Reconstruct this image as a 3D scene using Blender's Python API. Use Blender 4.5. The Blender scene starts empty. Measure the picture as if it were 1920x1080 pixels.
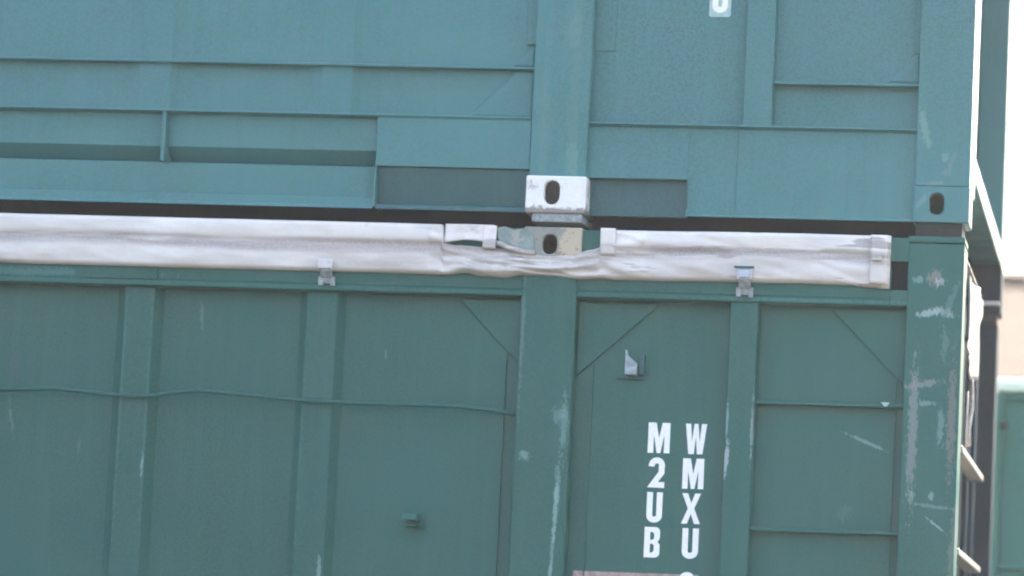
import bpy, bmesh, math, random
from mathutils import Vector, Matrix, noise
random.seed(7)
S = bpy.context.scene
COL = S.collection

# ------------------------------------------------------------------ camera
yaw, pitch, roll = math.radians(5.12277), math.radians(5.61695), math.radians(2.1964)
fw = Vector((-math.sin(yaw)*math.cos(pitch), math.cos(yaw)*math.cos(pitch), math.sin(pitch)))
rt = Vector((math.cos(yaw), math.sin(yaw), 0)); up = rt.cross(fw)
r2 = math.cos(roll)*rt + math.sin(roll)*up
u2 = -math.sin(roll)*rt + math.cos(roll)*up
cd = bpy.data.cameras.new('camera'); cam = bpy.data.objects.new('camera', cd); COL.objects.link(cam)
M = Matrix((r2, u2, -fw)).transposed().to_4x4(); M.translation = Vector((0, -9.9, 1.5))
cam.matrix_world = M
cd.sensor_width = 36.0; cd.lens = 5960/1920*36
cd.shift_x = (960-1624.3)/1920; cd.shift_y = (724.8-540)/1920
cd.clip_end = 3000
cd.dof.use_dof = True; cd.dof.focus_distance = 9.15; cd.dof.aperture_fstop = 2.35
S.camera = cam
S.cycles.volume_bounces = 1

# ------------------------------------------------------------------ light
SUN_EL, SUN_AZ = math.radians(42), math.radians(12)     # azimuth clockwise from +Y: beyond the stack, to the right
w = bpy.data.worlds.new('World'); S.world = w; w.use_nodes = True
nt = w.node_tree; bg = nt.nodes['Background']
sky = nt.nodes.new('ShaderNodeTexSky'); sky.sky_type = 'NISHITA'; sky.sun_disc = False
sky.sun_elevation = SUN_EL; sky.sun_rotation = SUN_AZ
sky.air_density = 1.0; sky.dust_density = 10.0; sky.ozone_density = 0.0
nt.links.new(sky.outputs[0], bg.inputs[0]); bg.inputs[1].default_value = 0.15
sd = bpy.data.lights.new('sun', 'SUN'); sd.energy = 2.0; sd.angle = math.radians(.6); sd.color = (1, .96, .90)
so = bpy.data.objects.new('sun', sd); COL.objects.link(so)
sv = Vector((math.sin(SUN_AZ)*math.cos(SUN_EL), math.cos(SUN_AZ)*math.cos(SUN_EL), math.sin(SUN_EL)))
so.rotation_euler = sv.to_track_quat('Z', 'Y').to_euler(); so.location = sv*40
S.view_settings.view_transform = 'Standard'; S.view_settings.look = 'None'
S.view_settings.exposure = 2.75; S.view_settings.gamma = 1

# ------------------------------------------------------------------ materials
class NB:
    """small node-building helper"""
    def __init__(s, name):
        s.m = bpy.data.materials.new(name); s.m.use_nodes = True
        s.t = s.m.node_tree; s.b = s.t.nodes['Principled BSDF']
        s.pos = s.t.nodes.new('ShaderNodeNewGeometry').outputs['Position']
    def link(s, a, b): s.t.links.new(a, b)
    def math(s, op, a, b=None, c=None, clamp=False):
        n = s.t.nodes.new('ShaderNodeMath'); n.operation = op; n.use_clamp = clamp
        for i, v in enumerate((a, b, c)):
            if v is None: continue
            if isinstance(v, (int, float)): n.inputs[i].default_value = v
            else: s.link(v, n.inputs[i])
        return n.outputs[0]
    def noise(s, scale, detail=3, rough=.55, stretch=None, off=(0, 0, 0)):
        v = s.pos
        if stretch or off != (0, 0, 0):
            mp = s.t.nodes.new('ShaderNodeMapping'); mp.inputs['Scale'].default_value = stretch or (1, 1, 1)
            mp.inputs['Location'].default_value = off; s.link(s.pos, mp.inputs[0]); v = mp.outputs[0]
        n = s.t.nodes.new('ShaderNodeTexNoise'); n.inputs['Scale'].default_value = scale
        n.inputs['Detail'].default_value = detail; n.inputs['Roughness'].default_value = rough
        s.link(v, n.inputs['Vector']); return n.outputs[0]
    def ramp(s, v, a, b, lo=0., hi=1.):
        n = s.t.nodes.new('ShaderNodeMapRange'); n.interpolation_type = 'SMOOTHSTEP'
        n.inputs[1].default_value = a; n.inputs[2].default_value = b
        n.inputs[3].default_value = lo; n.inputs[4].default_value = hi
        s.link(v, n.inputs[0]); return n.outputs[0]
    def mix(s, f, a, b):
        n = s.t.nodes.new('ShaderNodeMix'); n.data_type = 'RGBA'
        if isinstance(f, (int, float)): n.inputs[0].default_value = f
        else: s.link(f, n.inputs[0])
        for v, i in ((a, 6), (b, 7)):
            if isinstance(v, tuple): n.inputs[i].default_value = (*v, 1)
            else: s.link(v, n.inputs[i])
        return n.outputs[2]
    def xyz(s):
        n = s.t.nodes.new('ShaderNodeSeparateXYZ'); s.link(s.pos, n.inputs[0]); return n.outputs
    def bump(s, h, strength, dist=.01, prev=None):
        n = s.t.nodes.new('ShaderNodeBump'); n.inputs['Strength'].default_value = strength
        n.inputs['Distance'].default_value = dist; s.link(h, n.inputs['Height'])
        if prev is not None: s.link(prev, n.inputs['Normal'])
        return n.outputs[0]

GREEN = (.003, .085, .074)          # lower container
TEAL = (.048, .165, .172)           # upper container, paler
LIGHT = (.024, .112, .106)             # container behind
PALE = (.20, .36, .35)
RUST = (.25, .21, .19)

def paint(name, base=GREEN, scuffs=(), streaks=.36, rough=.42, patch=.0):
    """worn sprayed steel paint; scuffs = (x, z, half width, half height, angle in degrees, colour, cover 0..1)"""
    n = NB(name); X, Y, Z = n.xyz()
    big = n.noise(.75, 3); mid = n.noise(9, 4, .6); fine = n.noise(115, 2, .7); grain = n.noise(190, 1, .6, off=(3, 1, 2))
    st = n.noise(1, 4, .65, (26, 26, 1.6))
    k = lambda f, g=0: tuple(min(1, c*f+g) for c in base)
    col = n.mix(n.ramp(big, .3, .7), k(.80), k(1.25))
    dk = n.noise(1, 5, .7, (17, 17, .9), (3, 3, 1))
    col = n.mix(n.ramp(dk, .50, .78, 0, streaks), col, k(.45, .012))
    col = n.mix(n.ramp(st, .47, .75, 0, streaks), col, k(1.2, .022))
    col = n.mix(n.ramp(mid, .55, .8, 0, .18), col, k(1.2, .02))
    col = n.mix(n.ramp(fine, .42, .58, 0, .62), col, (k(1.2)[0]+.010, k(1.2)[1]+.004, k(1.5)[2]))
    col = n.mix(n.ramp(grain, .45, .57, 0, .55), col, (k(.7)[0], k(1.25)[1]+.01, k(1.0)[2]))
    if patch:                                    # touched-up lighter paint, in vertical brush patches
        p = n.noise(1, 4, .6, (22, 22, 4.5), (5, 0, 2))
        col = n.mix(n.ramp(p, .5, .56, 0, patch), col, (.06, .215, .215))
    # tiny chips everywhere
    ch = n.noise(42, 5, .75, off=(7, 7, 7))
    col = n.mix(n.ramp(ch, .735, .77, 0, .55), col, PALE)
    if scuffs:
        edge = n.noise(110, 7, .85, (1, 1, .42), (2, 9, 4))
        for (cx, cz, a, b, ang, c, cover) in scuffs:
            ca, sa = math.cos(math.radians(ang)), math.sin(math.radians(ang))
            dx = n.math('SUBTRACT', X, cx); dz = n.math('SUBTRACT', Z, cz)
            u = n.math('ADD', n.math('MULTIPLY', dx, ca/a), n.math('MULTIPLY', dz, sa/a))
            v = n.math('ADD', n.math('MULTIPLY', dx, -sa/b), n.math('MULTIPLY', dz, ca/b))
            d = n.math('SQRT', n.math('ADD', n.math('MULTIPLY', u, u), n.math('MULTIPLY', v, v)))
            d = n.math('ADD', d, n.math('MULTIPLY', edge, 6.5))
            col = n.mix(n.ramp(d, 3.4+.8*cover, 3.75+.8*cover, min(.74, .10+.52*cover), 0), col, c)
    n.link(col, n.b.inputs['Base Color'])
    n.link(n.ramp(mid, .3, .75, rough-.06, rough+.14), n.b.inputs['Roughness'])
    n.b.inputs['Specular IOR Level'].default_value = .42
    b = n.bump(n.noise(1.8, 1), .16, .02); b = n.bump(fine, .10, .002, b)
    n.link(b, n.b.inputs['Normal'])
    return n.m

def plain(name, col, rough=.6, var=.12, scale=30, dirt=None, metal=0):
    n = NB(name); a = n.noise(scale, 4, .65)
    c = n.mix(n.ramp(a, .3, .7), tuple(x*(1-var) for x in col), tuple(min(1, x*(1+var)) for x in col))
    if dirt:
        d = n.noise(scale*.6, 5, .7, off=(4, 2, 8)); c = n.mix(n.ramp(d, dirt[1], dirt[1]+.08), c, dirt[0])
    n.link(c, n.b.inputs['Base Color']); n.b.inputs['Roughness'].default_value = rough; n.b.inputs['Metallic'].default_value = metal
    n.link(n.bump(a, .25, .004), n.b.inputs['Normal'])
    return n.m

def tarp_mat():
    n = NB('white_tarpaulin'); X, Y, Z = n.xyz()
    base = (.66, .665, .68)
    c = n.mix(n.ramp(n.noise(6, 4), .3, .7), (.67, .645, .60), (.77, .745, .70))
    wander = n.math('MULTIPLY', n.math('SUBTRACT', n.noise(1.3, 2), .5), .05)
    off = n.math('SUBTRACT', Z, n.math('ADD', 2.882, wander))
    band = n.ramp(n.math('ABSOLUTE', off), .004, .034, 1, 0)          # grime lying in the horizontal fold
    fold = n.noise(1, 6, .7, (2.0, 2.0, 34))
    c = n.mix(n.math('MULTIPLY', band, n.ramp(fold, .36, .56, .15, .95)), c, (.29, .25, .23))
    left_ = n.ramp(n.math('ABSOLUTE', n.math('ADD', X, 2.58)), .22, .48, .8, 0)
    c = n.mix(n.math('MULTIPLY', n.math('MULTIPLY', left_, band), n.ramp(n.noise(1, 4, .6, (3, 3, 30), (1, 7, 2)), .32, .55, .3, 1)), c, (.36, .30, .275))
    below = n.ramp(Z, 2.885, 2.903, 1, 0)
    wash = n.noise(1, 4, .6, (2.0, 2.0, 8), (2, 6, 3))
    c = n.mix(n.math('MULTIPLY', below, n.ramp(wash, .40, .62, .05, .6)), c, (.40, .35, .32))
    ang = n.t.nodes.new('ShaderNodeMapping'); ang.inputs['Rotation'].default_value = (0, .9, 0); ang.inputs['Scale'].default_value = (4, 4, 30)
    n.link(n.pos, ang.inputs[0]); wn = n.t.nodes.new('ShaderNodeTexNoise'); wn.inputs['Scale'].default_value = 1; wn.inputs['Detail'].default_value = 5
    n.link(ang.outputs[0], wn.inputs['Vector'])
    rightside = n.ramp(X, -2.45, -1.9, .10, .8)
    c = n.mix(n.math('MULTIPLY', rightside, n.ramp(wn.outputs[0], .57, .62)), c, (.30, .265, .25))
    mid_ = n.ramp(n.math('ABSOLUTE', n.math('ADD', X, 1.97)), .16, .34, .85, 0)
    c = n.mix(n.math('MULTIPLY', mid_, n.ramp(n.noise(1, 5, .7, (8, 8, 18), (6, 1, 2)), .42, .62)), c, (.40, .37, .33))
    fine = n.noise(150, 2, .7); c = n.mix(n.ramp(fine, .4, .65, 0, .25), c, (.62, .60, .62))
    rs = n.noise(14, 4, .7, off=(9, 3, 1))
    c = n.mix(n.ramp(rs, .66, .74, 0, .4), c, (.42, .34, .25))
    low = n.ramp(Z, 2.795, 2.83, 1, 0)
    c = n.mix(n.math('MULTIPLY', low, n.ramp(n.noise(12, 3), .4, .6, 0, .4)), c, (.50, .44, .36))
    n.link(c, n.b.inputs['Base Color']); n.b.inputs['Roughness'].default_value = .55
    b = n.bump(n.noise(22, 4, .6, (1, 1, 1.8)), .22, .006); b = n.bump(n.noise(260, 2), .15, .002, b)
    n.link(b, n.b.inputs['Normal']); return n.m

SC_MID_U = [(-1.857, 3.42, .016, .30, 0, (.09, .22, .21), .9), (-1.955, 3.32, .014, .22, 0, (.09, .22, .21), .8), (-1.87, 3.60, .03, .07, 0, (.1, .24, .23), .6), (-1.86, 3.17, .02, .05, 0, (.12, .28, .25), .8)]
SC_END_U = [(-.732, 3.30, .009, .045, 14, (.13, .30, .26), 1.2), (-.742, 3.345, .007, .02, -25, (.12, .28, .25), .9), (-.665, 3.21, .012, .014, 20, (.15, .32, .30), .9), (-.645, 3.20, .008, .035, -20, (.12, .25, .25), .8), (-.66, 3.16, .018, .007, 0, (.12, .25, .25), .8), (-.70, 3.128, .03, .006, 5, (.16, .25, .27), 1), (-.735, 3.07, .03, .007, 48, (.14, .28, .27), .9), (-.70, 3.02, .04, .008, 0, (.11, .20, .20), .7)]
SC_MID_L = [(-1.857, 2.05, .005, .07, -1, PALE, 1.2), (-1.861, 1.93, .006, .05, -1, PALE, .7), (-1.864, 1.86, .005, .03, 0, PALE, 1.1), (-1.842, 2.33, .013, .09, 0, (.2, .36, .36), .6), (-1.962, 2.225, .014, .013, 0, PALE, .9), (-1.86, 2.36, .03, .02, 60, (.16, .3, .3), .6), (-1.852, 2.14, .009, .07, 0, (.2, .36, .36), .7), (-1.99, 2.6, .006, .2, 0, (.1, .2, .2), .8)]
SC_END_L = [(-.737, 2.33, .013, .18, 0, (.21, .25, .26), 1.0), (-.616, 2.38, .012, .16, 0, (.20, .19, .175), .9), (-.70, 2.715, .028, .008, 12, (.30, .42, .42), 1.2), (-.655, 2.72, .035, .012, -15, (.30, .42, .42), .9), (-.685, 2.83, .022, .022, 0, (.30, .26, .26), .8), (-.665, 2.815, .014, .012, 0, (.42, .50, .50), .8), (-.735, 2.82, .016, .010, 0, (.16, .32, .29), 1), (-.635, 2.75, .010, .06, -22, (.10, .21, .21), .8), (-.645, 2.62, .012, .05, 0, (.12, .25, .25), .6), (-.715, 2.49, .05, .010, 8, (.22, .26, .27), .9), (-.70, 2.43, .03, .007, 0, (.17, .30, .30), .9), (-.66, 2.107, .075, .005, -6, (.12, .24, .24), 1), (-.655, 2.05, .024, .003, -38, (.2, .38, .37), 1.2), (-.65, 2.36, .009, .05, 0, (.15, .30, .29), .9), (-.67, 2.14, .007, .011, -10, (.2, .36, .36), 1), (-.735, 2.14, .009, .013, 0, (.16, .32, .30), .9), (-.60, 1.98, .012, .18, -4, (.22, .24, .2), .5)]
SC_LIT_RIB_L = [(-3.291, 2.40, .0035, .36, 0, (.03, .15, .14), 1.0), (-3.318, 2.0, .004, .55, 0, (.025, .13, .125), 1.0), (-2.696, 2.35, .0035, .42, 0, (.03, .15, .14), 1.0), (-2.722, 2.1, .004, .5, 0, (.025, .13, .125), 1.0), (-3.206, 2.32, .003, .30, 0, (.03, .15, .14), .8), (-1.325, 2.36, .004, .045, 2, (.18, .36, .36), 1.1), (-1.323, 2.23, .006, .04, -6, (.34, .42, .46), 1.3), (-1.244, 2.33, .004, .08, 0, (.28, .34, .36), .9), (-3.208, 2.16, .004, .03, 0, (.20, .38, .38), .9), (-2.612, 1.83, .006, .05, 0, PALE, .9)]  # worn spots, plus pale edge lines painting light from the left on the bevels
SC_PANEL_L = [(-3.05, 2.65, .006, .045, 4, (.10, .20, .20), .8), (-3.66, 2.30, .005, .05, 10, (.10, .19, .19), .7), (-.88, 2.304, .055, .004, -22, (.14, .29, .28), 1.2), (-.945, 2.08, .018, .03, -35, (.06, .15, .15), .7), (-3.43, 2.22, .005, .04, 0, (.08, .18, .18), .6), (-2.44, 2.54, .004, .014, 0, (.12, .22, .22), .9), (-3.66, 2.46, .022, .05, 0, (.04, .085, .10), .8)]

M_PAN_U = paint('green_paint_upper_panel', base=TEAL)
M_PAN_L = paint('green_paint_lower_panel', scuffs=SC_PANEL_L)
M_FRAME = paint('green_paint_frame')
M_FRAME_U = paint('green_paint_upper_frame', base=TEAL)
M_RIB_U = paint('green_paint_upper_rib', base=TEAL, streaks=.3)
M_FAR = paint('green_paint_container_behind', base=LIGHT)
M_RIB = paint('green_paint_rib', scuffs=SC_LIT_RIB_L, streaks=.3)
M_MID_U = paint('green_paint_upper_middle_post', base=TEAL, scuffs=SC_MID_U, patch=.40)
M_END_U = paint('green_paint_upper_end_post', base=TEAL, scuffs=SC_END_U)
M_MID_L = paint('green_paint_lower_middle_post', scuffs=SC_MID_L)
M_END_L = paint('green_paint_lower_end_post', scuffs=SC_END_L)
M_RAIL_L = paint('green_paint_lower_top_rail', scuffs=[(-3.55, 2.772, .30, .012, 0, (.06, .20, .20), .9), (-3.25, 2.775, .06, .012, 0, (.07, .21, .21), .9), (-1.1, 2.745, .3, .005, 0, (.05, .18, .18), .6)])
M_DIRTY = paint('green_paint_grimy', base=(.024, .090, .100), streaks=.75)
M_SHADED = paint('green_paint_in_shade', base=(.006, .024, .040), rough=.85)  # green paint darkened so the shade of the end and gaps is in the colour
M_SHADED.node_tree.nodes['Principled BSDF'].inputs['Specular IOR Level'].default_value = .08
def casting_paint(name, base, chips, low=None, side=None):
    n = NB(name); X, Y, Z = n.xyz()
    a = n.noise(40, 5, .7); e = n.noise(26, 5, .75, off=(3, 5, 1)); c = n.mix(n.ramp(a, .3, .7), tuple(v*.93 for v in base), base)
    if side: c = n.mix(n.ramp(n.math('ADD', X, n.math('MULTIPLY', n.math('SUBTRACT', e, .5), .13)), side[1], side[1]+.012), c, side[0])
    if low:
        d = n.math('ADD', Z, n.math('MULTIPLY', n.math('SUBTRACT', e, .5), .06))
        c = n.mix(n.ramp(d, low[1], low[1]+.012, .9, 0), c, low[0])
    c = n.mix(n.ramp(e, .56, .64, 0, .75), c, chips); c = n.mix(n.ramp(n.noise(75, 4, .7), .66, .70, 0, .8), c, (.10, .085, .075))
    n.link(c, n.b.inputs['Base Color']); n.b.inputs['Roughness'].default_value = .55
    n.link(n.bump(a, .4, .005), n.b.inputs['Normal']); return n.m
M_CASTW = casting_paint('white_casting_paint', (.84, .84, .83), (.40, .36, .31), low=((.20, .175, .15), 3.010), side=((.50, .47, .42), -1.806))
M_CASTD = casting_paint('worn_grey_casting', (.28, .295, .26), (.18, .13, .09), side=((.50, .43, .32), -1.885))
M_GREY = plain('worn_galvanised_grey', (.27, .31, .32), .55, .3, 60)
M_BLUEG = plain('pale_blue_buckle', (.40, .50, .56), .45, .08, 60)
M_STRAP = plain('grey_webbing', (.62, .61, .61), .8, .10, 120)
M_WHITE = plain('white_letter_paint', (.86, .88, .88), .5, .05, 80, dirt=((.50, .58, .57), .66))
M_PATCH = plain('pale_green_patch', (.36, .52, .50), .5, .14, 60)
M_TANPL = plain('rusty_tan_plate', (.36, .27, .25), .7, .3, 50)
M_BAR = plain('cream_end_bar', (.34, .33, .29), .5, .15, 40, dirt=((.26, .19, .14), .60))
M_BLACK = plain('black_rubber', (.02, .022, .025), .8, .3, 40)
M_TARP = tarp_mat()
M_TARP_END = plain('shaded_tarpaulin', (.38, .37, .36), .6, .25, 14, dirt=((.20, .185, .18), .56))  # white tarpaulin greyed, the shade on the end drape put into its colour

# ------------------------------------------------------------------ mesh helpers
def box(bm, x0, x1, y0, y1, z0, z1):
    v = [bm.verts.new((x, y, z)) for x in (x0, x1) for y in (y0, y1) for z in (z0, z1)]
    for f in ((0, 1, 3, 2), (4, 6, 7, 5), (0, 4, 5, 1), (2, 3, 7, 6), (0, 2, 6, 4), (1, 5, 7, 3)):
        bm.faces.new([v[i] for i in f])
    return v
def prism_x(bm, prof, x0, x1):
    """profile of (y, z) extruded along x"""
    a = [bm.verts.new((x0, y, z)) for y, z in prof]; b = [bm.verts.new((x1, y, z)) for y, z in prof]
    n = len(prof)
    for i in range(n): bm.faces.new((a[i], a[(i+1) % n], b[(i+1) % n], b[i]))
    bm.faces.new(a[::-1]); bm.faces.new(b)
def prism_z(bm, prof, z0, z1):
    """profile of (x, y) extruded along z"""
    a = [bm.verts.new((x, y, z0)) for x, y in prof]; b = [bm.verts.new((x, y, z1)) for x, y in prof]
    n = len(prof)
    for i in range(n): bm.faces.new((a[i], a[(i+1) % n], b[(i+1) % n], b[i]))
    bm.faces.new(a[::-1]); bm.faces.new(b)
def prism_y(bm, prof, y0, y1):
    """profile of (x, z) extruded along y"""
    a = [bm.verts.new((x, y0, z)) for x, z in prof]; b = [bm.verts.new((x, y1, z)) for x, z in prof]
    n = len(prof)
    for i in range(n): bm.faces.new((a[i], a[(i+1) % n], b[(i+1) % n], b[i]))
    bm.faces.new(a[::-1]); bm.faces.new(b)
def tube(bm, pts, r, seg=8):
    rings = []
    for i, p in enumerate(pts):
        p = Vector(p); d = (Vector(pts[min(i+1, len(pts)-1)]) - Vector(pts[max(i-1, 0)])).normalized()
        s = d.cross(Vector((0, 1, .01))).normalized(); t = d.cross(s)
        rings.append([bm.verts.new(p + r*(math.cos(a)*s + math.sin(a)*t)) for a in [2*math.pi*k/seg for k in range(seg)]])
    for A, B in zip(rings, rings[1:]):
        for k in range(seg): bm.faces.new((A[k], A[(k+1) % seg], B[(k+1) % seg], B[k]))
    bm.faces.new(rings[0][::-1]); bm.faces.new(rings[-1])
def obj(name, bm, mat, parent=None, bevel=0., smooth=False):
    bmesh.ops.recalc_face_normals(bm, faces=bm.faces)
    me = bpy.data.meshes.new(name); bm.to_mesh(me); bm.free()
    for m in (mat if isinstance(mat, (list, tuple)) else [mat]): me.materials.append(m)
    o = bpy.data.objects.new(name, me); COL.objects.link(o)
    if parent:
        o.parent = parent
        top = parent; off = Vector((0, 0, 0))
        while top: off += top.location; top = top.parent
        me.transform(Matrix.Translation(-off))
    if bevel:
        b = o.modifiers.new('bevel', 'BEVEL'); b.width = bevel; b.segments = 2; b.limit_method = 'ANGLE'; b.angle_limit = math.radians(40)
        b.harden_normals = False
    if smooth:
        for p in me.polygons: p.use_smooth = True
    return o
def thing(name, label, cat, loc, group=None):
    o = bpy.data.objects.new(name, None); COL.objects.link(o); o.location = loc; o.empty_display_size = .2
    o['label'] = label; o['category'] = cat
    if group: o['group'] = group
    return o
def tag(o, label, cat, group=None):
    o['label'] = label; o['category'] = cat
    if group: o['group'] = group
def one(fn, *a):
    bm = bmesh.new(); fn(bm, *a); return bm

# ---- lettering: outlines in a unit box
def ribbon(pts, t):
    """one closed outline round a polyline with stroke t (mitred)"""
    L, Rr = [], []
    for i, p in enumerate(pts):
        p = Vector(p); ds = []
        if i: ds.append((p-Vector(pts[i-1])).normalized())
        if i < len(pts)-1: ds.append((Vector(pts[i+1])-p).normalized())
        n = sum((Vector((-d.y, d.x)) for d in ds), Vector((0, 0))).normalized()
        k = 1/max(.5, n.dot(Vector((-ds[0].y, ds[0].x))))
        L.append(tuple(p+n*t/2*k)); Rr.append(tuple(p-n*t/2*k))
    return L+Rr[::-1]
def arc(cx, cy, rx, ry, a0, a1, n=9):
    return [(cx+rx*math.cos(math.radians(a0+(a1-a0)*i/n)), cy+ry*math.sin(math.radians(a0+(a1-a0)*i/n))) for i in range(n+1)]
def glyph(ch, w, h, t):
    if ch == 'M': return [[(x*w, y*h) for x, y in ((0, 0), (0, 1), (.36, 1), (.5, .5), (.64, 1), (1, 1), (1, 0), (.74, 0), (.74, .60), (.585, 0), (.415, 0), (.26, .60), (.26, 0))]]
    if ch == 'W': return [[(x*w, y*h) for x, y in ((0, 1), (.25, 1), (.32, .40), (.405, 1), (.595, 1), (.68, .40), (.75, 1), (1, 1), (.83, 0), (.575, 0), (.5, .55), (.425, 0), (.17, 0))]]
    if ch == 'X': return [[(x*w, y*h) for x, y in ((0, 1), (.31, 1), (.5, .68), (.69, 1), (1, 1), (.67, .5), (1, 0), (.69, 0), (.5, .32), (.31, 0), (0, 0), (.33, .5))]]
    if ch == 'U': return [ribbon([(t/2, h)] + arc(w/2, w*.42+t*.1, w/2-t/2, w*.42-t*.4, 180, 360, 12) + [(w-t/2, h)], t)]
    if ch == '2': return [ribbon([(t*.5, h*.70)] + arc(w/2, h-w/2, w/2-t/2, w/2-t/2, 170, -20, 12) + [(w*.80, h*.50), (t*.75, t*.5), (w, t*.5)], t)]
    if ch == 'B':
        k = w*.30
        out = [(0, 0), (0, h)] + arc(w-k, h-k, k, k, 90, 0, 5) + [(w*.99, h*.62), (w*.86, h*.52), (w, h*.42)] + arc(w-k, k, k, k, 0, -90, 5)
        return [out, [(t, h*.58), (t, h-t*.85), (w-t*1.25, h-t*.85), (w-t, h-t*1.2), (w-t, h*.64), (w-t*1.25, h*.58)],
                [(t, t*.85), (t, h*.45), (w-t*1.25, h*.45), (w-t, h*.40), (w-t, t*1.2), (w-t*1.25, t*.85)]]
    if ch == '0':
        f = lambda d: arc(w/2, h-w/2, w/2-d, w/2-d, 0, 180, 10) + arc(w/2, w/2, w/2-d, w/2-d, 180, 360, 10)
        return [f(0), f(t)]
def letter(bm, ch, x, z, w, h, y, t=.0188):
    es = []
    for loop in glyph(ch, w, h, t):
        vs = [bm.verts.new((x+a, y, z+b)) for a, b in loop]
        es += [bm.edges.new((vs[i], vs[(i+1) % len(vs)])) for i in range(len(vs))]
    bmesh.ops.triangle_fill(bm, use_beauty=True, use_dissolve=False, edges=es, normal=(0, -1, 0))

# ---- a corner casting: box with an oval hole in its front and its end, hollow inside
def casting(bm, x0, x1, y0, y1, z0, z1, hx, hz, hw, hh, hole_y=False):
    """front plate with a real oval hole, walls behind it"""
    ov = arc(hx, hz+(hh-hw)/2, hw/2, hw/2, 0, 180, 8) + arc(hx, hz-(hh-hw)/2, hw/2, hw/2, 180, 360, 8)
    rc = [(x0, z0), (x1, z0), (x1, z1), (x0, z1)]
    for y in (y0, y0+.028):
        es = []
        for loop in (rc, ov):
            vs = [bm.verts.new((a, y, b)) for a, b in loop]
            es += [bm.edges.new((vs[i], vs[(i+1) % len(vs)])) for i in range(len(vs))]
        bmesh.ops.triangle_fill(bm, use_beauty=True, use_dissolve=False, edges=es, normal=(0, -1, 0))
    # hole wall
    a = [bm.verts.new((p, y0, q)) for p, q in ov]; b = [bm.verts.new((p, y0+.028, q)) for p, q in ov]
    for i in range(len(ov)): bm.faces.new((a[i], a[(i+1) % len(ov)], b[(i+1) % len(ov)], b[i]))
    # outer walls and back
    box_open = [((x0, y0, z0), (x1, y0, z0), (x1, y1, z0), (x0, y1, z0)), ((x0, y0, z1), (x0, y1, z1), (x1, y1, z1), (x1, y0, z1)),
                ((x0, y0, z0), (x0, y1, z0), (x0, y1, z1), (x0, y0, z1)), ((x1, y0, z0), (x1, y0, z1), (x1, y1, z1), (x1, y1, z0)),
                ((x0, y1, z0), (x1, y1, z0), (x1, y1, z1), (x0, y1, z1))]
    for f in box_open: bm.faces.new([bm.verts.new(p) for p in f])
    bmesh.ops.remove_doubles(bm, verts=bm.verts, dist=.0004)

def rib_prof(x0, x1, y, yb, bl, br):
    return [(x0-bl, yb), (x0, y), (x1, y), (x1+br, yb)]

LEFT = -15.22; BACK = 2.44
# ================================================================== ground
def stdmat_ground():
    n = NB('gravel_yard'); a = n.noise(3, 6, .7); b = n.noise(120, 3, .7)
    c = n.mix(n.ramp(a, .3, .7), (.05, .05, .046), (.085, .082, .075)); c = n.mix(n.ramp(b, .4, .65, 0, .5), c, (.035, .035, .034))
    n.link(c, n.b.inputs['Base Color']); n.b.inputs['Roughness'].default_value = .9
    n.link(n.bump(b, .6, .01), n.b.inputs['Normal']); return n.m
bm = bmesh.new(); v = [bm.verts.new(p) for p in ((-200, -200, 0), (200, -200, 0), (200, 200, 0), (-200, 200, 0))]; bm.faces.new(v)
g = obj('ground', bm, stdmat_ground()); g['kind'] = 'structure'

# ================================================================== upper container
U = thing('shipping_container', 'green steel container on top of the stack, its white corner casting hanging over the tarpaulin', 'container', (-7.9, 1.22, 2.997), 'green shipping containers')
UT = 5.89
# long side sheet
obj('side_panel', one(box, LEFT+.18, -.72, .050, .056, 3.29, UT-.10), M_PAN_U, U)
obj('side_panel', one(box, LEFT+.18, -.775, BACK-.056, BACK-.05, 3.29, UT-.10), M_PAN_U, U)
# middle strips beside the posts
bm = bmesh.new(); box(bm, -2.030, -1.990, .038, .052, 3.555, UT-.1); box(bm, -1.815, -1.742, .046, .052, 3.54, UT-.1); box(bm, -.776, -.752, .034, .052, 3.55, UT-.1)
obj('edge_strip', bm, M_PAN_U, U, .002)
# vertical ribs
xr = [-3.225-.6*k for k in range(0, 18)]; xr = [-2.625] + xr
for x in xr:
    if abs(x+13.9) < .25 or x < -14.9: continue
    obj('rib', one(prism_z, rib_prof(x-.07, x+.030, .033, .051, .05, .022), 3.306, UT-.1), M_RIB_U, U, .0015)
for x0, x1 in ((-1.316, -1.225), (-14.58, -14.49)):
    obj('rib', one(prism_z, [(x0-.004, .051), (x0, .018), (x1, .018), (x1+.004, .051)], 3.304, UT-.1), M_RIB_U, U, .002)
# bar along the long bays and in the end bay
obj('lashing_bar', one(prism_x, [(.018, 3.470), (.018, 3.476), (.026, 3.480), (.051, 3.480), (.051, 3.470)], -13.8, -1.996), M_FRAME_U, U, .001)
obj('lashing_bar', one(prism_x, [(.016, 3.440), (.016, 3.446), (.022, 3.451), (.051, 3.451), (.051, 3.440)], -1.222, -.757), M_FRAME_U, U, .001)
# gussets
for tri in ([(-2.0, 3.482), (-2.0, 3.556), (-2.075, 3.482)], [(-2.06, 3.467), (-2.0, 3.467), (-2.0, 3.316), (-2.21, 3.316)], [(-.758, 3.454), (-.758, 3.562), (-.868, 3.454)]):
    obj('gusset', one(prism_y, tri, .037, .051), M_FRAME_U, U, .006)
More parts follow.
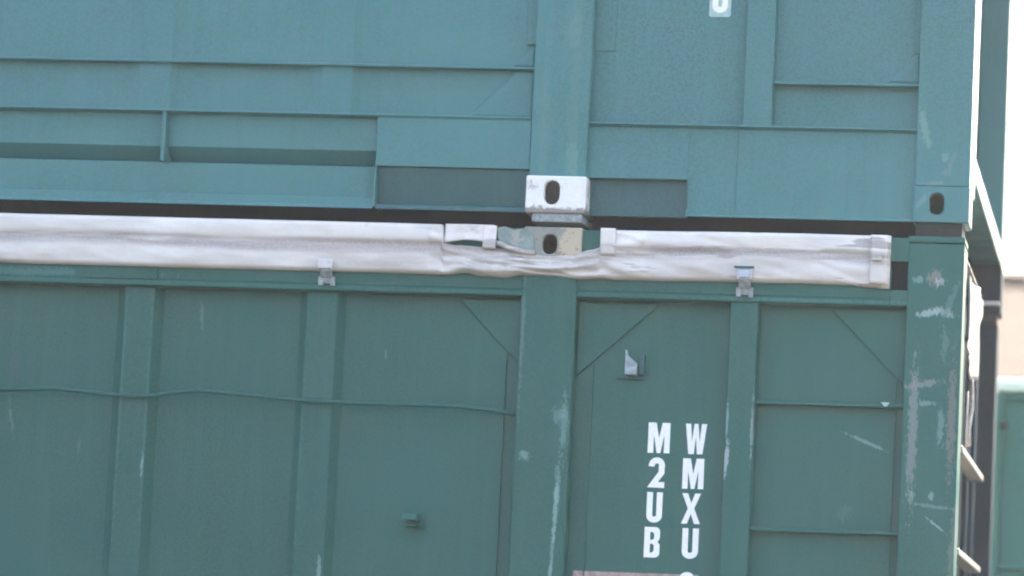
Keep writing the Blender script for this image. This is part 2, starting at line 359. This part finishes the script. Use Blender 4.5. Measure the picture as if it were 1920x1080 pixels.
# bottom side rail: channel section left of the middle post
prof = [(.0, 3.312), (-.001, 3.306), (.030, 3.300), (.034, 3.196), (.085, 3.152), (.036, 3.1435), (.041, 3.026), (.008, 3.014), (.0, 3.004), (.010, 3.004), (.012, 3.040), (.14, 3.040), (.14, 3.312)]
rail = obj('bottom_rail', one(prism_x, prof, -13.8, -2.497), M_FRAME_U, U, .0015)
for x in (-3.197, -5.6, -8.0, -10.4, -12.8): obj('web_plate', one(box, x-.006, x+.006, .002, .085, 3.1445, 3.303), M_FRAME_U, rail)
bm = bmesh.new()
prism_x(bm, [(.002, 3.312), (.0, 3.308), (.006, 3.300), (.006, 3.144), (.10, 3.142), (.10, 3.312)], -2.496, -1.996)
obj('cover_plate', bm, M_FRAME_U, U, .0015)
obj('kick_plate', one(prism_x, [(.016, 3.141), (.038, 3.026), (.004, 3.018), (.002, 3.004), (.012, 3.004), (.014, 3.014), (.055, 3.040), (.10, 3.040), (.10, 3.141)], -2.490, -1.996), M_DIRTY, U, .001)
obj('edge_plate', one(box, -2.4965, -2.4905, -.002, .10, 3.012, 3.1415), M_FRAME_U, U)
# bottom rail right of the post with the fork pocket
bm = bmesh.new()
prism_x(bm, [(.008, 3.303), (.004, 3.297), (.022, 3.290), (.020, 3.124), (.10, 3.124), (.10, 3.303)], -1.812, -1.487)
prism_x(bm, [(.008, 3.3032), (.004, 3.297), (.022, 3.290), (.018, 3.014), (.012, 3.006), (.024, 3.006), (.026, 3.040), (.10, 3.040), (.10, 3.3032)], -1.487, -.756)
obj('bottom_rail', bm, M_FRAME_U, U, .0015)
bm = bmesh.new(); box(bm, -1.812, -1.487, .050, .062, 3.006, 3.1235); box(bm, -1.489, -1.483, .014, .05, 3.03, 3.121)
obj('fork_pocket', bm, M_DIRTY, U, .001)
obj('weld_seam', one(box, -1.333, -1.329, .0168, .03, 3.012, 3.28), M_FRAME_U, U)
obj('weld_seam', one(box, -.975, -.972, .0168, .03, 3.012, 3.16), M_FRAME_U, U)
obj('bottom_rail', one(box, -15.04, -.763, BACK-.12, BACK-.01, 3.006, 3.29), M_FRAME_U, U)
obj('top_rail', one(box, LEFT+.18, -.763, .002, .10, UT-.12, UT-.01), M_FRAME_U, U, .003)
obj('top_rail', one(box, LEFT+.18, -.763, BACK-.10, BACK-.002, UT-.12, UT-.01), M_FRAME_U, U, .003)
obj('roof', one(box, LEFT+.1, -.70, .10, BACK-.10, UT-.05, UT-.03), M_FRAME_U, U)
obj('floor', one(box, LEFT+.1, -.70, .10, BACK-.12, 3.15, 3.29), M_SHADED, U)
obj('gap_shade_plate', one(box, LEFT+.2, -.76, .165, .18, 2.972, 3.149), M_SHADED, U)  # dark plate added so the gap under the rail reads as deep shade
# posts and castings
p = obj('middle_post', one(prism_z, [(-1.995, .06), (-1.995, .004), (-1.991, 0), (-1.962, -.003), (-1.84, -.003), (-1.814, 0), (-1.810, .004), (-1.810, .06)], 3.118, UT-.12), M_MID_U, U, .0015)
p['label'] = 'post with touched-up lighter paint patches'
c = obj('corner_casting', one(casting, -1.997, -1.803, -.026, .155, 2.999, 3.1195, -1.913, 3.066, .050, .078), M_CASTW, p, .005)
c['label'] = 'white painted corner casting'
obj('pad', one(box, -1.975, -1.812, -.020, .15, 2.972, 2.9985), M_GREY, p, .003)
p = obj('middle_post', one(box, -14.0, -13.81, -.003, .06, 3.0, UT-.12), M_FRAME_U, U, .003)
p = obj('corner_post', one(box, -.758, -.585, -.002, .30, 3.119, UT-.01), M_END_U, U, .004)
obj('corner_casting', one(casting, -.761, -.583, -.004, .16, 3.003, 3.1185, -.687, 3.0625, .046, .070), M_END_U, p, .004)
obj('pad', one(box, -.752, -.604, .012, .152, 2.9596, 3.0024), M_BLACK, p, .003)  # dark block added to close the pale gap under the casting
rear = obj('corner_post', one(box, -.758, -.585, BACK-.15, BACK, 3.187, UT-.01), M_END_U, U, .004)
p = obj('corner_post', one(box, LEFT, LEFT+.178, 0, .16, 3.0, UT-.01), M_FRAME_U, U, .004)
p = obj('corner_post', one(box, LEFT, LEFT+.178, BACK-.16, BACK, 3.0, UT-.01), M_FRAME_U, U, .004)
# end wall: recessed sheet, raised bottom rail
obj('end_wall', one(box, -.70, -.692, .3005, BACK-.15, 3.27, UT-.1), M_SHADED, U)
obj('end_wall', one(box, LEFT+.08, LEFT+.09, .16, BACK-.16, 3.05, UT-.1), M_SHADED, U)
obj('end_rail', one(box, -.70, -.586, .3005, BACK-.15, 3.19, 3.268), M_FRAME_U, U, .004)
obj('end_rail', one(box, -.70, -.588, .3005, BACK-.15, UT-.12, UT-.01), M_FRAME_U, U, .004)
obj('gap_shade_panel', one(box, -.82, -.775, .165, BACK-.175, 2.998, 3.188), M_SHADED, U)  # dark panel added to stand for the shade in the end gap
obj('corner_casting', one(box, -.83, -.583, BACK-.172, BACK+.003, 2.999, 3.186), M_SHADED, rear, .004)  # rear casting widened and painted dark for the shade below the end rail
# letter panel near the frame top
bm = bmesh.new()
prism_y(bm, [(-1.444, 3.664), (-1.439, 3.659), (-1.379, 3.659), (-1.374, 3.664), (-1.374, 4.12), (-1.444, 4.12)], .0478, .0498)
pt = obj('letter_patch', bm, M_PATCH, U); pt['label'] = 'pale green patch behind the letters'
bm = bmesh.new()
for i, chx in enumerate('WMXU'):
    wd = {'W': .07, 'M': .072, 'X': .058, 'U': .050}[chx]
    letter(bm, chx, -1.409-wd/2, 4.003-.11*i, wd, .098, .0472)
obj('lettering', bm, M_WHITE, U)

# ================================================================== lower container
Lc = thing('shipping_container', 'green steel container at the bottom of the stack, lettered M2UB and WMXU in white', 'container', (-7.9, 1.22, .03), 'green shipping containers')
LT = 2.959; LB = .03
obj('side_panel', one(box, LEFT+.18, -.72, .052, .058, LB+.2, 2.74), M_PAN_L, Lc)
obj('side_panel', one(box, LEFT+.18, -.775, BACK-.058, BACK-.052, LB+.2, 2.74), M_PAN_L, Lc)
bm = bmesh.new(); box(bm, -2.052, -2.046, .043, .053, LB+.2, 2.56); box(bm, -1.768, -1.764, .046, .053, LB+.2, 2.53); box(bm, -.803, -.797, .043, .053, LB+.2, 2.52)
obj('edge_strip', bm, M_PAN_L, Lc)
for k in range(0, 20):
    x0, x1 = (-2.695-.6*k, -2.600-.6*k)
    if abs(x0+13.85) < .3 or x0 < -14.9: continue
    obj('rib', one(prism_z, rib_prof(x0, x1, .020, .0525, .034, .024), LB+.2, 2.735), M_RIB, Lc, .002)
for x0, x1 in ((-1.328, -1.240), (-14.58, -14.49)):
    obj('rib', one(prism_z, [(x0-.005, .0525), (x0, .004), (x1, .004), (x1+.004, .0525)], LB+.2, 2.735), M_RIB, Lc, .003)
for z in (2.422, 2.021, 1.62, 1.22, .82, .42):
    b = obj('lashing_bar', one(prism_x, [(.016, z-.006), (.016, z+.001), (.022, z+.006), (.053, z+.006), (.053, z-.006)], -1.237, -.770), M_FRAME, Lc, .001)
obj('paint_chip', one(prism_y, [(-.842, 2.431), (-.812, 2.4305), (-.823, 2.418), (-.828, 2.417)], .013, .0155), M_PATCH, Lc)
# cable along the long bays
pts = [(-13.8, .001, 2.385)]
for k in range(16, 0, -1): pts.append((-3.0-.6*k-.3, -.002, 2.38+.012*math.sin(k*2.1)))
pts += [(-3.683, .004, 2.386), (-3.508, .004, 2.394), (-3.40, .001, 2.386), (-3.305, -.003, 2.378), (-3.191, -.003, 2.378), (-3.11, .001, 2.392), (-3.035, .003, 2.402), (-2.90, .002, 2.394), (-2.702, -.003, 2.380), (-2.60, -.003, 2.377), (-2.46, .003, 2.376), (-2.30, .006, 2.377), (-2.184, .008, 2.376), (-2.08, .012, 2.368), (-2.0, .014, 2.358)]
obj('lashing_cable', one(tube, pts, .0065), M_FRAME, Lc, 0, True)
for tri in ([(-2.0, 2.728), (-2.21, 2.728), (-2.05, 2.565), (-2.0, 2.52)], [(-1.82, 2.728), (-1.555, 2.728), (-1.82, 2.487)], [(-.772, 2.728), (-1.015, 2.728), (-.772, 2.486)]):
    obj('gusset', one(prism_y, tri, .041, .0526), M_PAN_L, Lc, .003)
# top side rail, with a lip along its lower edge
rp = [(.004, 2.952), (.004, 2.760), (-.002, 2.752), (-.003, 2.738), (.002, 2.733), (.10, 2.733), (.10, 2.952)]
obj('top_rail', one(prism_x, rp, -13.8, -1.998), M_RAIL_L, Lc, .0015)
bm = bmesh.new(); prism_x(bm, rp, -1.822, -.824); prism_x(bm, [(.0035, 2.786), (.0035, 2.760), (-.002, 2.752), (-.003, 2.738), (.002, 2.7335), (.099, 2.7335), (.099, 2.786)], -.8235, -.770)
obj('top_rail', bm, M_RAIL_L, Lc, .0015)
obj('recess_shade_plate', one(box, -.8235, -.770, .060, .098, 2.7865, 2.952), M_SHADED, Lc)  # dark plate painting the shade in the recess at the rail end
obj('top_rail', one(box, LEFT+.18, -.77, BACK-.1, BACK-.004, 2.733, 2.93), M_FRAME, Lc)
obj('bottom_rail', one(box, LEFT+.18, -.77, .002, .12, LB, LB+.2), M_FRAME, Lc, .003)
obj('bottom_rail', one(box, LEFT+.18, -.77, BACK-.12, BACK-.002, LB, LB+.2), M_FRAME, Lc, .003)
obj('rail_plate', one(box, -3.46, -3.187, -.0015, .004, 2.757, 2.793), M_FRAME, Lc, .001)
obj('floor', one(box, LEFT+.1, -.70, .12, BACK-.12, LB+.1, LB+.2), M_SHADED, Lc)
obj('tie_bracket', one(box, -.826, -.768, -.003, .0035, 2.876, 2.952), M_FRAME, Lc, .002)
p = obj('middle_post', one(prism_z, [(-2.0, .06), (-2.0, .0), (-1.994, -.005), (-1.829, -.005), (-1.822, .0), (-1.822, .06)], LB, 2.838), M_MID_L, Lc, .002)
c = obj('corner_casting', one(casting, -2.0, -1.812, -.008, .155, 2.8385, 2.958, -1.915, 2.902, .047, .064), M_CASTD, p, .006)
c['label'] = 'worn corner casting with grey and cream patches'
obj('middle_post', one(box, -14.0, -13.81, -.003, .06, LB, LT), M_FRAME, Lc, .003)
p = obj('corner_post', one(box, -.770, -.593, -.002, .16, LB, 2.936), M_END_L, Lc, .004)
obj('top_cap', one(box, -.771, -.592, -.005, .162, 2.9385, LT), M_FRAME, p, .004)
obj('corner_post', one(box, -.770, -.593, BACK-.16, BACK, LB, LT), M_SHADED, Lc, .004)
for y0 in (0, BACK-.16): obj('corner_post', one(box, LEFT, LEFT+.178, y0, y0+.16, LB, LT), M_FRAME, Lc, .004)
obj('pad', one(box, -.75, -.597, BACK-.165, BACK-.01, 2.9595, 2.9985), M_BLACK, Lc, .003)  # dark block added to cover the bright gap above the rear post
# end: recessed doors with rods and pale straps
obj('end_wall', one(box, LEFT+.08, LEFT+.09, .16, BACK-.16, LB, LT-.1), M_SHADED, Lc)
for y0, y1 in ((.162, 1.216), (1.224, BACK-.162)):
    d = obj('door', one(box, -.70, -.668, y0, y1, LB+.15, 2.80), M_SHADED, Lc, .004)
    for yy in (y0+.30, y1-.32): obj('lock_rod', one(tube, [(-.654, yy, LB+.12), (-.654, yy, 2.79)], .012, 10), M_SHADED, d, 0, True)
for z in (2.306, 1.978, 1.30, .70):
    obj('end_bar', one(box, -.640, -.588, .19, 1.52, z-.011, z+.011), M_BAR, Lc, .004)
obj('end_rail', one(box, -.70, -.66, .16, BACK-.16, 2.80, 2.90), M_SHADED, Lc)
obj('end_rail', one(box, -.70, -.60, .16, BACK-.16, LB, LB+.15), M_SHADED, Lc)
# brackets on the side sheet
bm = bmesh.new()
prism_x(bm, [(.052, 2.034), (-.012, 2.030), (-.016, 2.010), (-.010, 2.008), (.052, 2.012)], -2.345, -2.297)
box(bm, -2.348, -2.282, .046, .053, 1.988, 2.042); box(bm, -2.337, -2.302, -.004, .05, 1.990, 1.996)
obj('rope_hook', bm, M_FRAME, Lc, .002)
bm = bmesh.new()
prism_y(bm, [(-1.656, 2.493), (-1.620, 2.493), (-1.616, 2.527), (-1.646, 2.553), (-1.652, 2.572), (-1.656, 2.572)], -.006, .000)
prism_y(bm, [(-1.654, 2.494), (-1.622, 2.494), (-1.622, 2.520), (-1.654, 2.520)], .000, .051)
h = obj('rope_hook', bm, plain('bare_hook_steel', (.27, .33, .36), .5, .3, 90), Lc, .0015); h['label'] = 'bare grey broken hook'
bm = bmesh.new(); box(bm, -1.69, -1.59, .045, .053, 2.484, 2.4925); box(bm, -1.614, -1.600, .03, .053, 2.50, 2.56)
obj('hook_base', bm, M_DIRTY, h)
# data plate just below the frame, and the letters
dp = obj('data_plate', one(box, -1.80, -1.40, .047, .0515, 1.62, 1.870), M_TANPL, Lc, .001); dp['label'] = 'rusty tan plate'
bm = bmesh.new()
for i, (chx, wd, dx) in enumerate((('M', .070, 0), ('2', .052, -.003), ('U', .050, -.005), ('B', .050, -.008))): letter(bm, chx, -1.545+dx-wd/2, 2.2515-.1105*i, wd, .0965, .0508)
for i, (chx, wd, dx) in enumerate((('W', .068, 0), ('M', .068, -.004), ('X', .060, -.006), ('U', .052, -.004))): letter(bm, chx, -1.427+dx-wd/2, 2.2515-.1105*i, wd, .0965, .0508)
obj('lettering', bm, M_WHITE, Lc)
bm = bmesh.new(); letter(bm, '0', -1.462, 1.782, .052, .096, .0462); obj('lettering', bm, M_WHITE, Lc)

# ================================================================== tarpaulin over the lower container
T = thing('tarpaulin', 'dirty white tarpaulin folded over the top rim of the lower container', 'tarpaulin', (-7.9, .0, 2.80), 'white tarpaulins')
def lerp_tab(tab, x):
    if x <= tab[0][0]: return tab[0][1]
    for (a, b), (c, d) in zip(tab, tab[1:]):
        if x <= c:
            k = (x-a)/(c-a); k = k*k*(3-2*k); return b+(d-b)*k
    return tab[-1][1]
TOP = [(-2.28, 2.958), (-2.262, 2.957), (-2.256, 2.898), (-2.22, 2.892), (-2.06, 2.884), (-2.02, 2.873), (-1.96, 2.867), (-1.90, 2.866), (-1.84, 2.872), (-1.78, 2.888), (-1.748, 2.897), (-1.744, 2.951), (-1.70, 2.953), (-1.2, 2.957), (-.90, 2.957), (-.827, 2.957)]
BOT = [(-15, 2.796), (-2.25, 2.796), (-2.18, 2.803), (-2.14, 2.794), (-2.06, 2.791), (-2.0, 2.800), (-1.90, 2.799), (-1.82, 2.792), (-1.74, 2.797), (-1.70, 2.793), (-1.4, 2.797), (-.95, 2.797), (-.90, 2.791), (-.83, 2.789)]
def hem_grid(x0, x1, nx, nz):
    bm = bmesh.new(); G = []
    for i in range(nx+1):
        x = x0+(x1-x0)*i/nx; zt = lerp_tab(TOP, x); zb = lerp_tab(BOT, x)
        wob = .0022*noise.noise((x*5, 3.1, 0)); zb += wob; zt += wob*.5
        col = []
        for j in range(nz+1):
            t = j/nz; z = zb+(zt-zb)*t
            gap = 1 if -2.26 < x < -1.745 else 0
            crease = .63+.05*noise.noise((x*1.7, 0, 0))
            d = t/crease if t < crease else (1-t)/(1-crease)
            bul = .010*math.sin(math.pi*min(max(t/crease, 0), 1))**.6 if t < crease else .004*math.sin(math.pi*(t-crease)/(1-crease))**.6
            if t < crease: bul += .007*(1-t/crease)**.5
            n1 = noise.noise((x*9+t*5, t*2.5, .3)); n2 = noise.noise((x*3.2-t*3.5, t*1.5, 5.)); n3 = noise.noise((x*22+t*9, t*6, 1.7))
            amp = 2.3 if (-2.3 < x < -1.6) else (1.2 if x > -1.6 else .38)
            sag = 0
            if -2.3 < x < -1.6:
                q = abs((x+1.93)/.33); dd = t-(.25+.55*min(1, q)); sag = .010*math.exp(-(dd/.12)**2)*math.copysign(1, 1)
            y = -.010-bul-amp*(.0055*n1+.005*n2+.0022*n3)-sag
            if gap and t > .6: y -= .006
            if not gap and t > crease: y -= .0095
            if j in (0, nz): y = -.004
            col.append(bm.verts.new((x, min(y, -.0035), z)))
        G.append(col)
    for A, B in zip(G, G[1:]):
        for j in range(nz): bm.faces.new((A[j], B[j], B[j+1], A[j+1]))
    # back of the fold
    Bk = [[bm.verts.new((c[j].co.x, .0025, c[j].co.z)) for j in (0, -1)] for c in G]
    for i in range(len(G)-1):
        bm.faces.new((G[i][0], Bk[i][0], Bk[i+1][0], G[i+1][0])); bm.faces.new((G[i][-1], G[i+1][-1], Bk[i+1][1], Bk[i][1]))
        bm.faces.new((Bk[i][0], Bk[i][1], Bk[i+1][1], Bk[i+1][0]))
    for c, k in ((G[0], Bk[0]), (G[-1], Bk[-1])): bm.faces.new(list(c)+[k[1], k[0]])
    return bm
hem = obj('hem', hem_grid(-6.2, -.826, 760, 22), M_TARP, T, 0, True)
obj('hem', hem_grid(-13.8, -6.201, 300, 8), M_TARP, T, 0, True)
# sewn seams and end pocket at the right
def wavy_strip(x0, x1, z0, z1, y, nx, nz, amp, seed, bow=0, tilt=0):
    bm = bmesh.new(); G = []
    for i in range(nx+1):
        row = []
        for j in range(nz+1):
            u, v_ = i/nx, j/nz; x = x0+(x1-x0)*u; z = z0+(z1-z0)*v_+bow*math.sin(math.pi*u)*(1-v_)
            row.append(bm.verts.new((x, y-amp*noise.noise((x*12, z*14, seed))-abs(amp)*.5-tilt*(1-v_), z)))
        G.append(row)
    for A, B in zip(G, G[1:]):
        for j in range(nz): bm.faces.new((A[j], B[j], B[j+1], A[j+1]))
    r = bmesh.ops.extrude_face_region(bm, geom=list(bm.faces))
    for e in r['geom']:
        if isinstance(e, bmesh.types.BMVert): e.co.y += .004
    return bm
obj('seam_strip', wavy_strip(-.888, -.832, 2.800, 2.954, -.036, 6, 16, .003, 3), M_TARP, T, 0, True)
obj('seam_strip', wavy_strip(-1.748, -1.700, 2.868, 2.954, -.033, 6, 10, .004, 8), M_TARP, T, 0, True)
fl = obj('loose_flap', wavy_strip(-2.252, -2.095, 2.895, 2.958, -.012, 18, 10, .005, 5, .012, .008), M_TARP, T, 0, True)
fl['label'] = 'loose folded flap beside the gap at the casting'
obj('loose_flap', wavy_strip(-2.128, -2.085, 2.880, 2.955, -.018, 8, 10, .006, 15, 0, .006), M_TARP, T, 0, True)
bm = bmesh.new(); tube(bm, [(-2.10, -.012, 2.905), (-2.07, -.016, 2.897), (-2.04, -.018, 2.884), (-2.005, -.016, 2.876), (-1.96, -.014, 2.872)], .008)
obj('hem_cord', bm, M_TARP, T, 0, True)
film = bmesh.new()
prism_y(film, [(-2.088, 2.950), (-2.078, 2.905), (-2.05, 2.885), (-2.0, 2.872), (-1.968, 2.868), (-1.962, 2.905), (-1.972, 2.935), (-1.99, 2.953), (-2.03, 2.944), (-2.06, 2.955)], -.0125, -.010)
f_ = obj('plastic_film', film, plain('murky_plastic', (.20, .27, .26), .35, .25, 30, dirt=((.33, .33, .29), .52)), T, .001); f_['label'] = 'murky grey plastic beside the casting'
obj('buckle', one(box, -.882, -.850, -.052, -.038, 2.871, 2.893), M_TARP, T, .003)
obj('cover_sheet', one(box, LEFT+.2, -.80, .11, BACK-.11, 2.780, 2.784), M_TARP, T)
# drape at the right-hand end
def drape():
    bm = bmesh.new()
    top = [(.17, 2.858), (.35, 2.868), (.70, 2.885), (.98, 2.895), (1.08, 2.89)]
    bot = [(.17, 2.66), (.35, 2.62), (.50, 2.56), (.62, 2.57), (.74, 2.64), (.86, 2.72), (.98, 2.80), (1.08, 2.85)]
    G = []; ny, nz = 60, 22
    for i in range(ny+1):
        y = .17+.91*i/ny; zt = lerp_tab(top, y); zb = lerp_tab(bot, y)
        G.append([bm.verts.new((-.584+.016*noise.noise((y*7, z_*1.6, 2))+.008*noise.noise((y*18, z_*4, 6)), y, z_)) for z_ in [zb+(zt-zb)*j/nz for j in range(nz+1)]])
    for A, B in zip(G, G[1:]):
        for j in range(nz): bm.faces.new((A[j], B[j], B[j+1], A[j+1]))
    r = bmesh.ops.extrude_face_region(bm, geom=list(bm.faces))
    for e in r['geom']:
        if isinstance(e, bmesh.types.BMVert): e.co.x -= .006
    return bm
obj('end_drape', drape(), M_TARP_END, T, 0, True)
obj('end_flap', one(box, -.80, -.592, .17, 1.05, 2.9045, 2.909), M_TARP_END, T)
bm = bmesh.new(); tube(bm, [(-.592, .58, 2.57), (-.590, .62, 2.48), (-.596, .57, 2.40), (-.594, .60, 2.35)], .009)
tube(bm, [(-.597, .5, 2.52), (-.599, .52, 2.40), (-.598, .5, 2.30)], .004)
obj('frayed_tail', bm, M_TARP_END, T, 0, True)
obj('end_batten', one(box, -.66, -.588, BACK-.22, BACK-.20, 3.026, 3.040), M_TARP, T, .003)

# tie-downs
def tie(x, label, buckle):
    t = thing('tie_down', label, 'tie-down', (x, -.01, 2.75), 'tie-downs along the tarpaulin')
    obj('strap', one(box, x-.024, x+.024, -.040, -.034, 2.802, 2.846 if buckle else 2.832), M_STRAP, t, .002)
    if buckle:
        obj('buckle', one(box, x-.018, x+.020, -.050, -.043, 2.806, 2.830), M_BLUEG, t, .003)
        obj('buckle_bar', one(box, x-.032, x+.032, -.047, -.0425, 2.836, 2.844), M_DIRTY, t, .002)
    obj('hook', one(prism_x, [(-.034, 2.803), (-.030, 2.803), (-.012, 2.784), (-.012, 2.777), (-.018, 2.777), (-.034, 2.796)], x-.018, x+.020), M_GREY, t, .001)
    bm = bmesh.new(); box(bm, x-.027, x-.010, -.012, .0035, 2.750, 2.780); box(bm, x+.012, x+.027, -.012, .0035, 2.749, 2.780); box(bm, x-.010, x+.012, -.0105, .0035, 2.756, 2.780)
    obj('anchor_plate', bm, M_GREY, t, .0015)
tie(-2.631, 'faded grey strap hooked to a small plate below the tarpaulin, left of the middle post', False)
tie(-1.284, 'strap with pale blue buckle hooked to a small plate above the right-hand rib', True)

# ================================================================== third container behind
B3 = thing('shipping_container', 'green container seen past the right end of the stack, white edging along its top', 'container', (5.4, 4.8, .0), 'green shipping containers')
x0, x1, y0, y1 = -.650, 11.5, 3.6, 6.04
obj('side_panel', one(box, x0+.03, x1-.03, y0+.03, y0+.05, .15, 2.80), M_FAR, B3)
obj('side_panel', one(box, x0+.03, x1-.03, y1-.05, y1-.03, .15, 2.80), M_FAR, B3)
obj('corner_post', one(box, x0, x0+.028, y0, y0+.15, .0, 2.826), M_FAR, B3, .003)
for xx in (x1-.1,): obj('corner_post', one(box, xx, xx+.1, y0, y0+.15, .0, 2.82), M_FAR, B3, .003)
for xx in (x0, x1-.1): obj('corner_post', one(box, xx, xx+.1, y1-.15, y1, .0, 2.82), M_FAR, B3, .003)
obj('top_rail', one(box, x0+.029, x1-.1, y0+.008, y0+.08, 2.800, 2.826), M_FAR, B3, .003)
obj('bottom_rail', one(box, x0+.029, x1-.1, y0+.005, y0+.09, .0, .16), M_FAR, B3, .003)
obj('lashing_bar', one(box, x0+.029, x1-.1, y0+.012, y0+.034, 2.074, 2.090), M_FAR, B3, .002)
obj('end_wall', one(box, x0+.01, x0+.03, y0+.15, y1-.15, .1, 2.80), M_FAR, B3)
obj('end_wall', one(box, x1-.03, x1-.01, y0+.15, y1-.15, .1, 2.80), M_FAR, B3)
for k in range(1, 20): obj('rib', one(prism_z, rib_prof(x0+.62*k, x0+.62*k+.09, y0+.004, y0+.032, .036, .036), .16, 2.80), M_FAR, B3, .002)
bm = bmesh.new(); box(bm, x0+.018, x0+.050, y0-.035, y0, 2.668, 2.698); tube(bm, [(x0+.034, y0-.055, 2.683), (x0+.034, y0-.03, 2.683)], .011)
obj('hinge_lug', bm, M_BLACK, B3, .003)
T2 = thing('tarpaulin', 'clean white tarpaulin edge along the container behind, below the shingled roof', 'tarpaulin', (5.4, 4.8, 2.83), 'white tarpaulins')
M_CREAM = plain('cream_white_tarpaulin', (.86, .70, .66), .6, .06, 20)
obj('hem', one(prism_x, [(y0-.012, 2.830), (y0-.016, 2.860), (y0-.006, 2.888), (y0+.05, 2.892), (y0+.05, 2.830)], x0+.004, x1), M_CREAM, T2, .004)
obj('cover_sheet', one(box, x0+.004, x1, y0+.051, y1, 2.884, 2.890), M_TARP, T2)

# ================================================================== house with a shingled roof
def shingle():
    n = NB('tan_shingles'); X, Y, Z = n.xyz()
    a = n.noise(1, 4, .7, (2.5, 8, 16)); b = n.noise(40, 3)
    c = n.mix(n.ramp(a, .34, .66), (.024, .010, .002), (.052, .024, .006)); c = n.mix(n.ramp(b, .4, .7, 0, .4), c, (.038, .013, .006))
    n.link(c, n.b.inputs['Base Color']); n.b.inputs['Roughness'].default_value = .85
    n.link(n.bump(b, .5, .02), n.b.inputs['Normal']); return n.m
M_SH = shingle(); M_STUC = plain('cream_stucco', (.55, .50, .42), .85, .08, 8); M_TRIM = plain('white_trim', (.75, .75, .73), .5, .05, 20)
Hs = thing('house', 'house with a pale tan shingled roof behind the far container', 'house', (4, 24, 0))
hx0, hx1, hy0, hy1, ez, rz = -9., 16., 15.6, 31.6, 2.95, 5.62
ry = 20.5
obj('wall', one(box, hx0+.5, hx1-.5, hy0+.5, hy1-.5, 0, ez+.10), M_STUC, Hs)
bm = bmesh.new(); n = 44
for k in range(n):                                        # overlapping courses
    f0, f1 = k/n, (k+1)/n
    ya, za = hy0+(ry-hy0)*f0, ez+(rz-ez)*f0; yb, zb = hy0+(ry-hy0)*f1+.02, ez+(rz-ez)*f1+.004
    prism_x(bm, [(ya, za+.006), (yb, zb+.003), (yb, zb-.06), (ya, za-.06)], hx0+random.uniform(-.01, .01), hx1+random.uniform(-.01, .01))
for k in range(n):
    f0, f1 = k/n, (k+1)/n
    ya, za = hy1+(ry-hy1)*f0, ez+(rz-ez)*f0; yb, zb = hy1+(ry-hy1)*f1-.02, ez+(rz-ez)*f1+.004
    prism_x(bm, [(ya, za+.006), (yb, zb+.003), (yb, zb-.06), (ya, za-.06)], hx0+random.uniform(-.01, .01), hx1+random.uniform(-.01, .01))
roof = obj('roof', bm, M_SH, Hs)
obj('ridge_cap', one(prism_x, [(ry-.16, rz-.02), (ry, rz+.045), (ry+.16, rz-.02), (ry, rz-.04)], hx0, hx1), M_SH, roof)
obj('fascia', one(box, hx0, hx1, hy0-.03, hy0-.002, ez-.16, ez+.03), M_TRIM, Hs)
for xx in (hx0+.5, hx1-.51):
    obj('gable', one(lambda bm: [bm.faces.new([bm.verts.new(p) for p in ((xx, hy0+.5, ez+.1), (xx, hy1-.5, ez+.1), (xx, ry, rz-.15))])]), M_STUC, Hs)

# ================================================================== thin haze volume added to lift the darks like veiling glare
hm = bpy.data.materials.new('haze'); hm.use_nodes = True; ht = hm.node_tree
for nd in list(ht.nodes):
    if nd.type == 'BSDF_PRINCIPLED': ht.nodes.remove(nd)
pv = ht.nodes.new('ShaderNodeVolumePrincipled'); pv.inputs['Color'].default_value = (.9, .95, 1, 1); pv.inputs['Density'].default_value = .0014
pv.inputs['Anisotropy'].default_value = .1
ht.links.new(pv.outputs[0], ht.nodes['Material Output'].inputs['Volume'])
hz = obj('haze', one(box, -205, 205, -205, 205, -1, 8), hm); hz['kind'] = 'stuff'
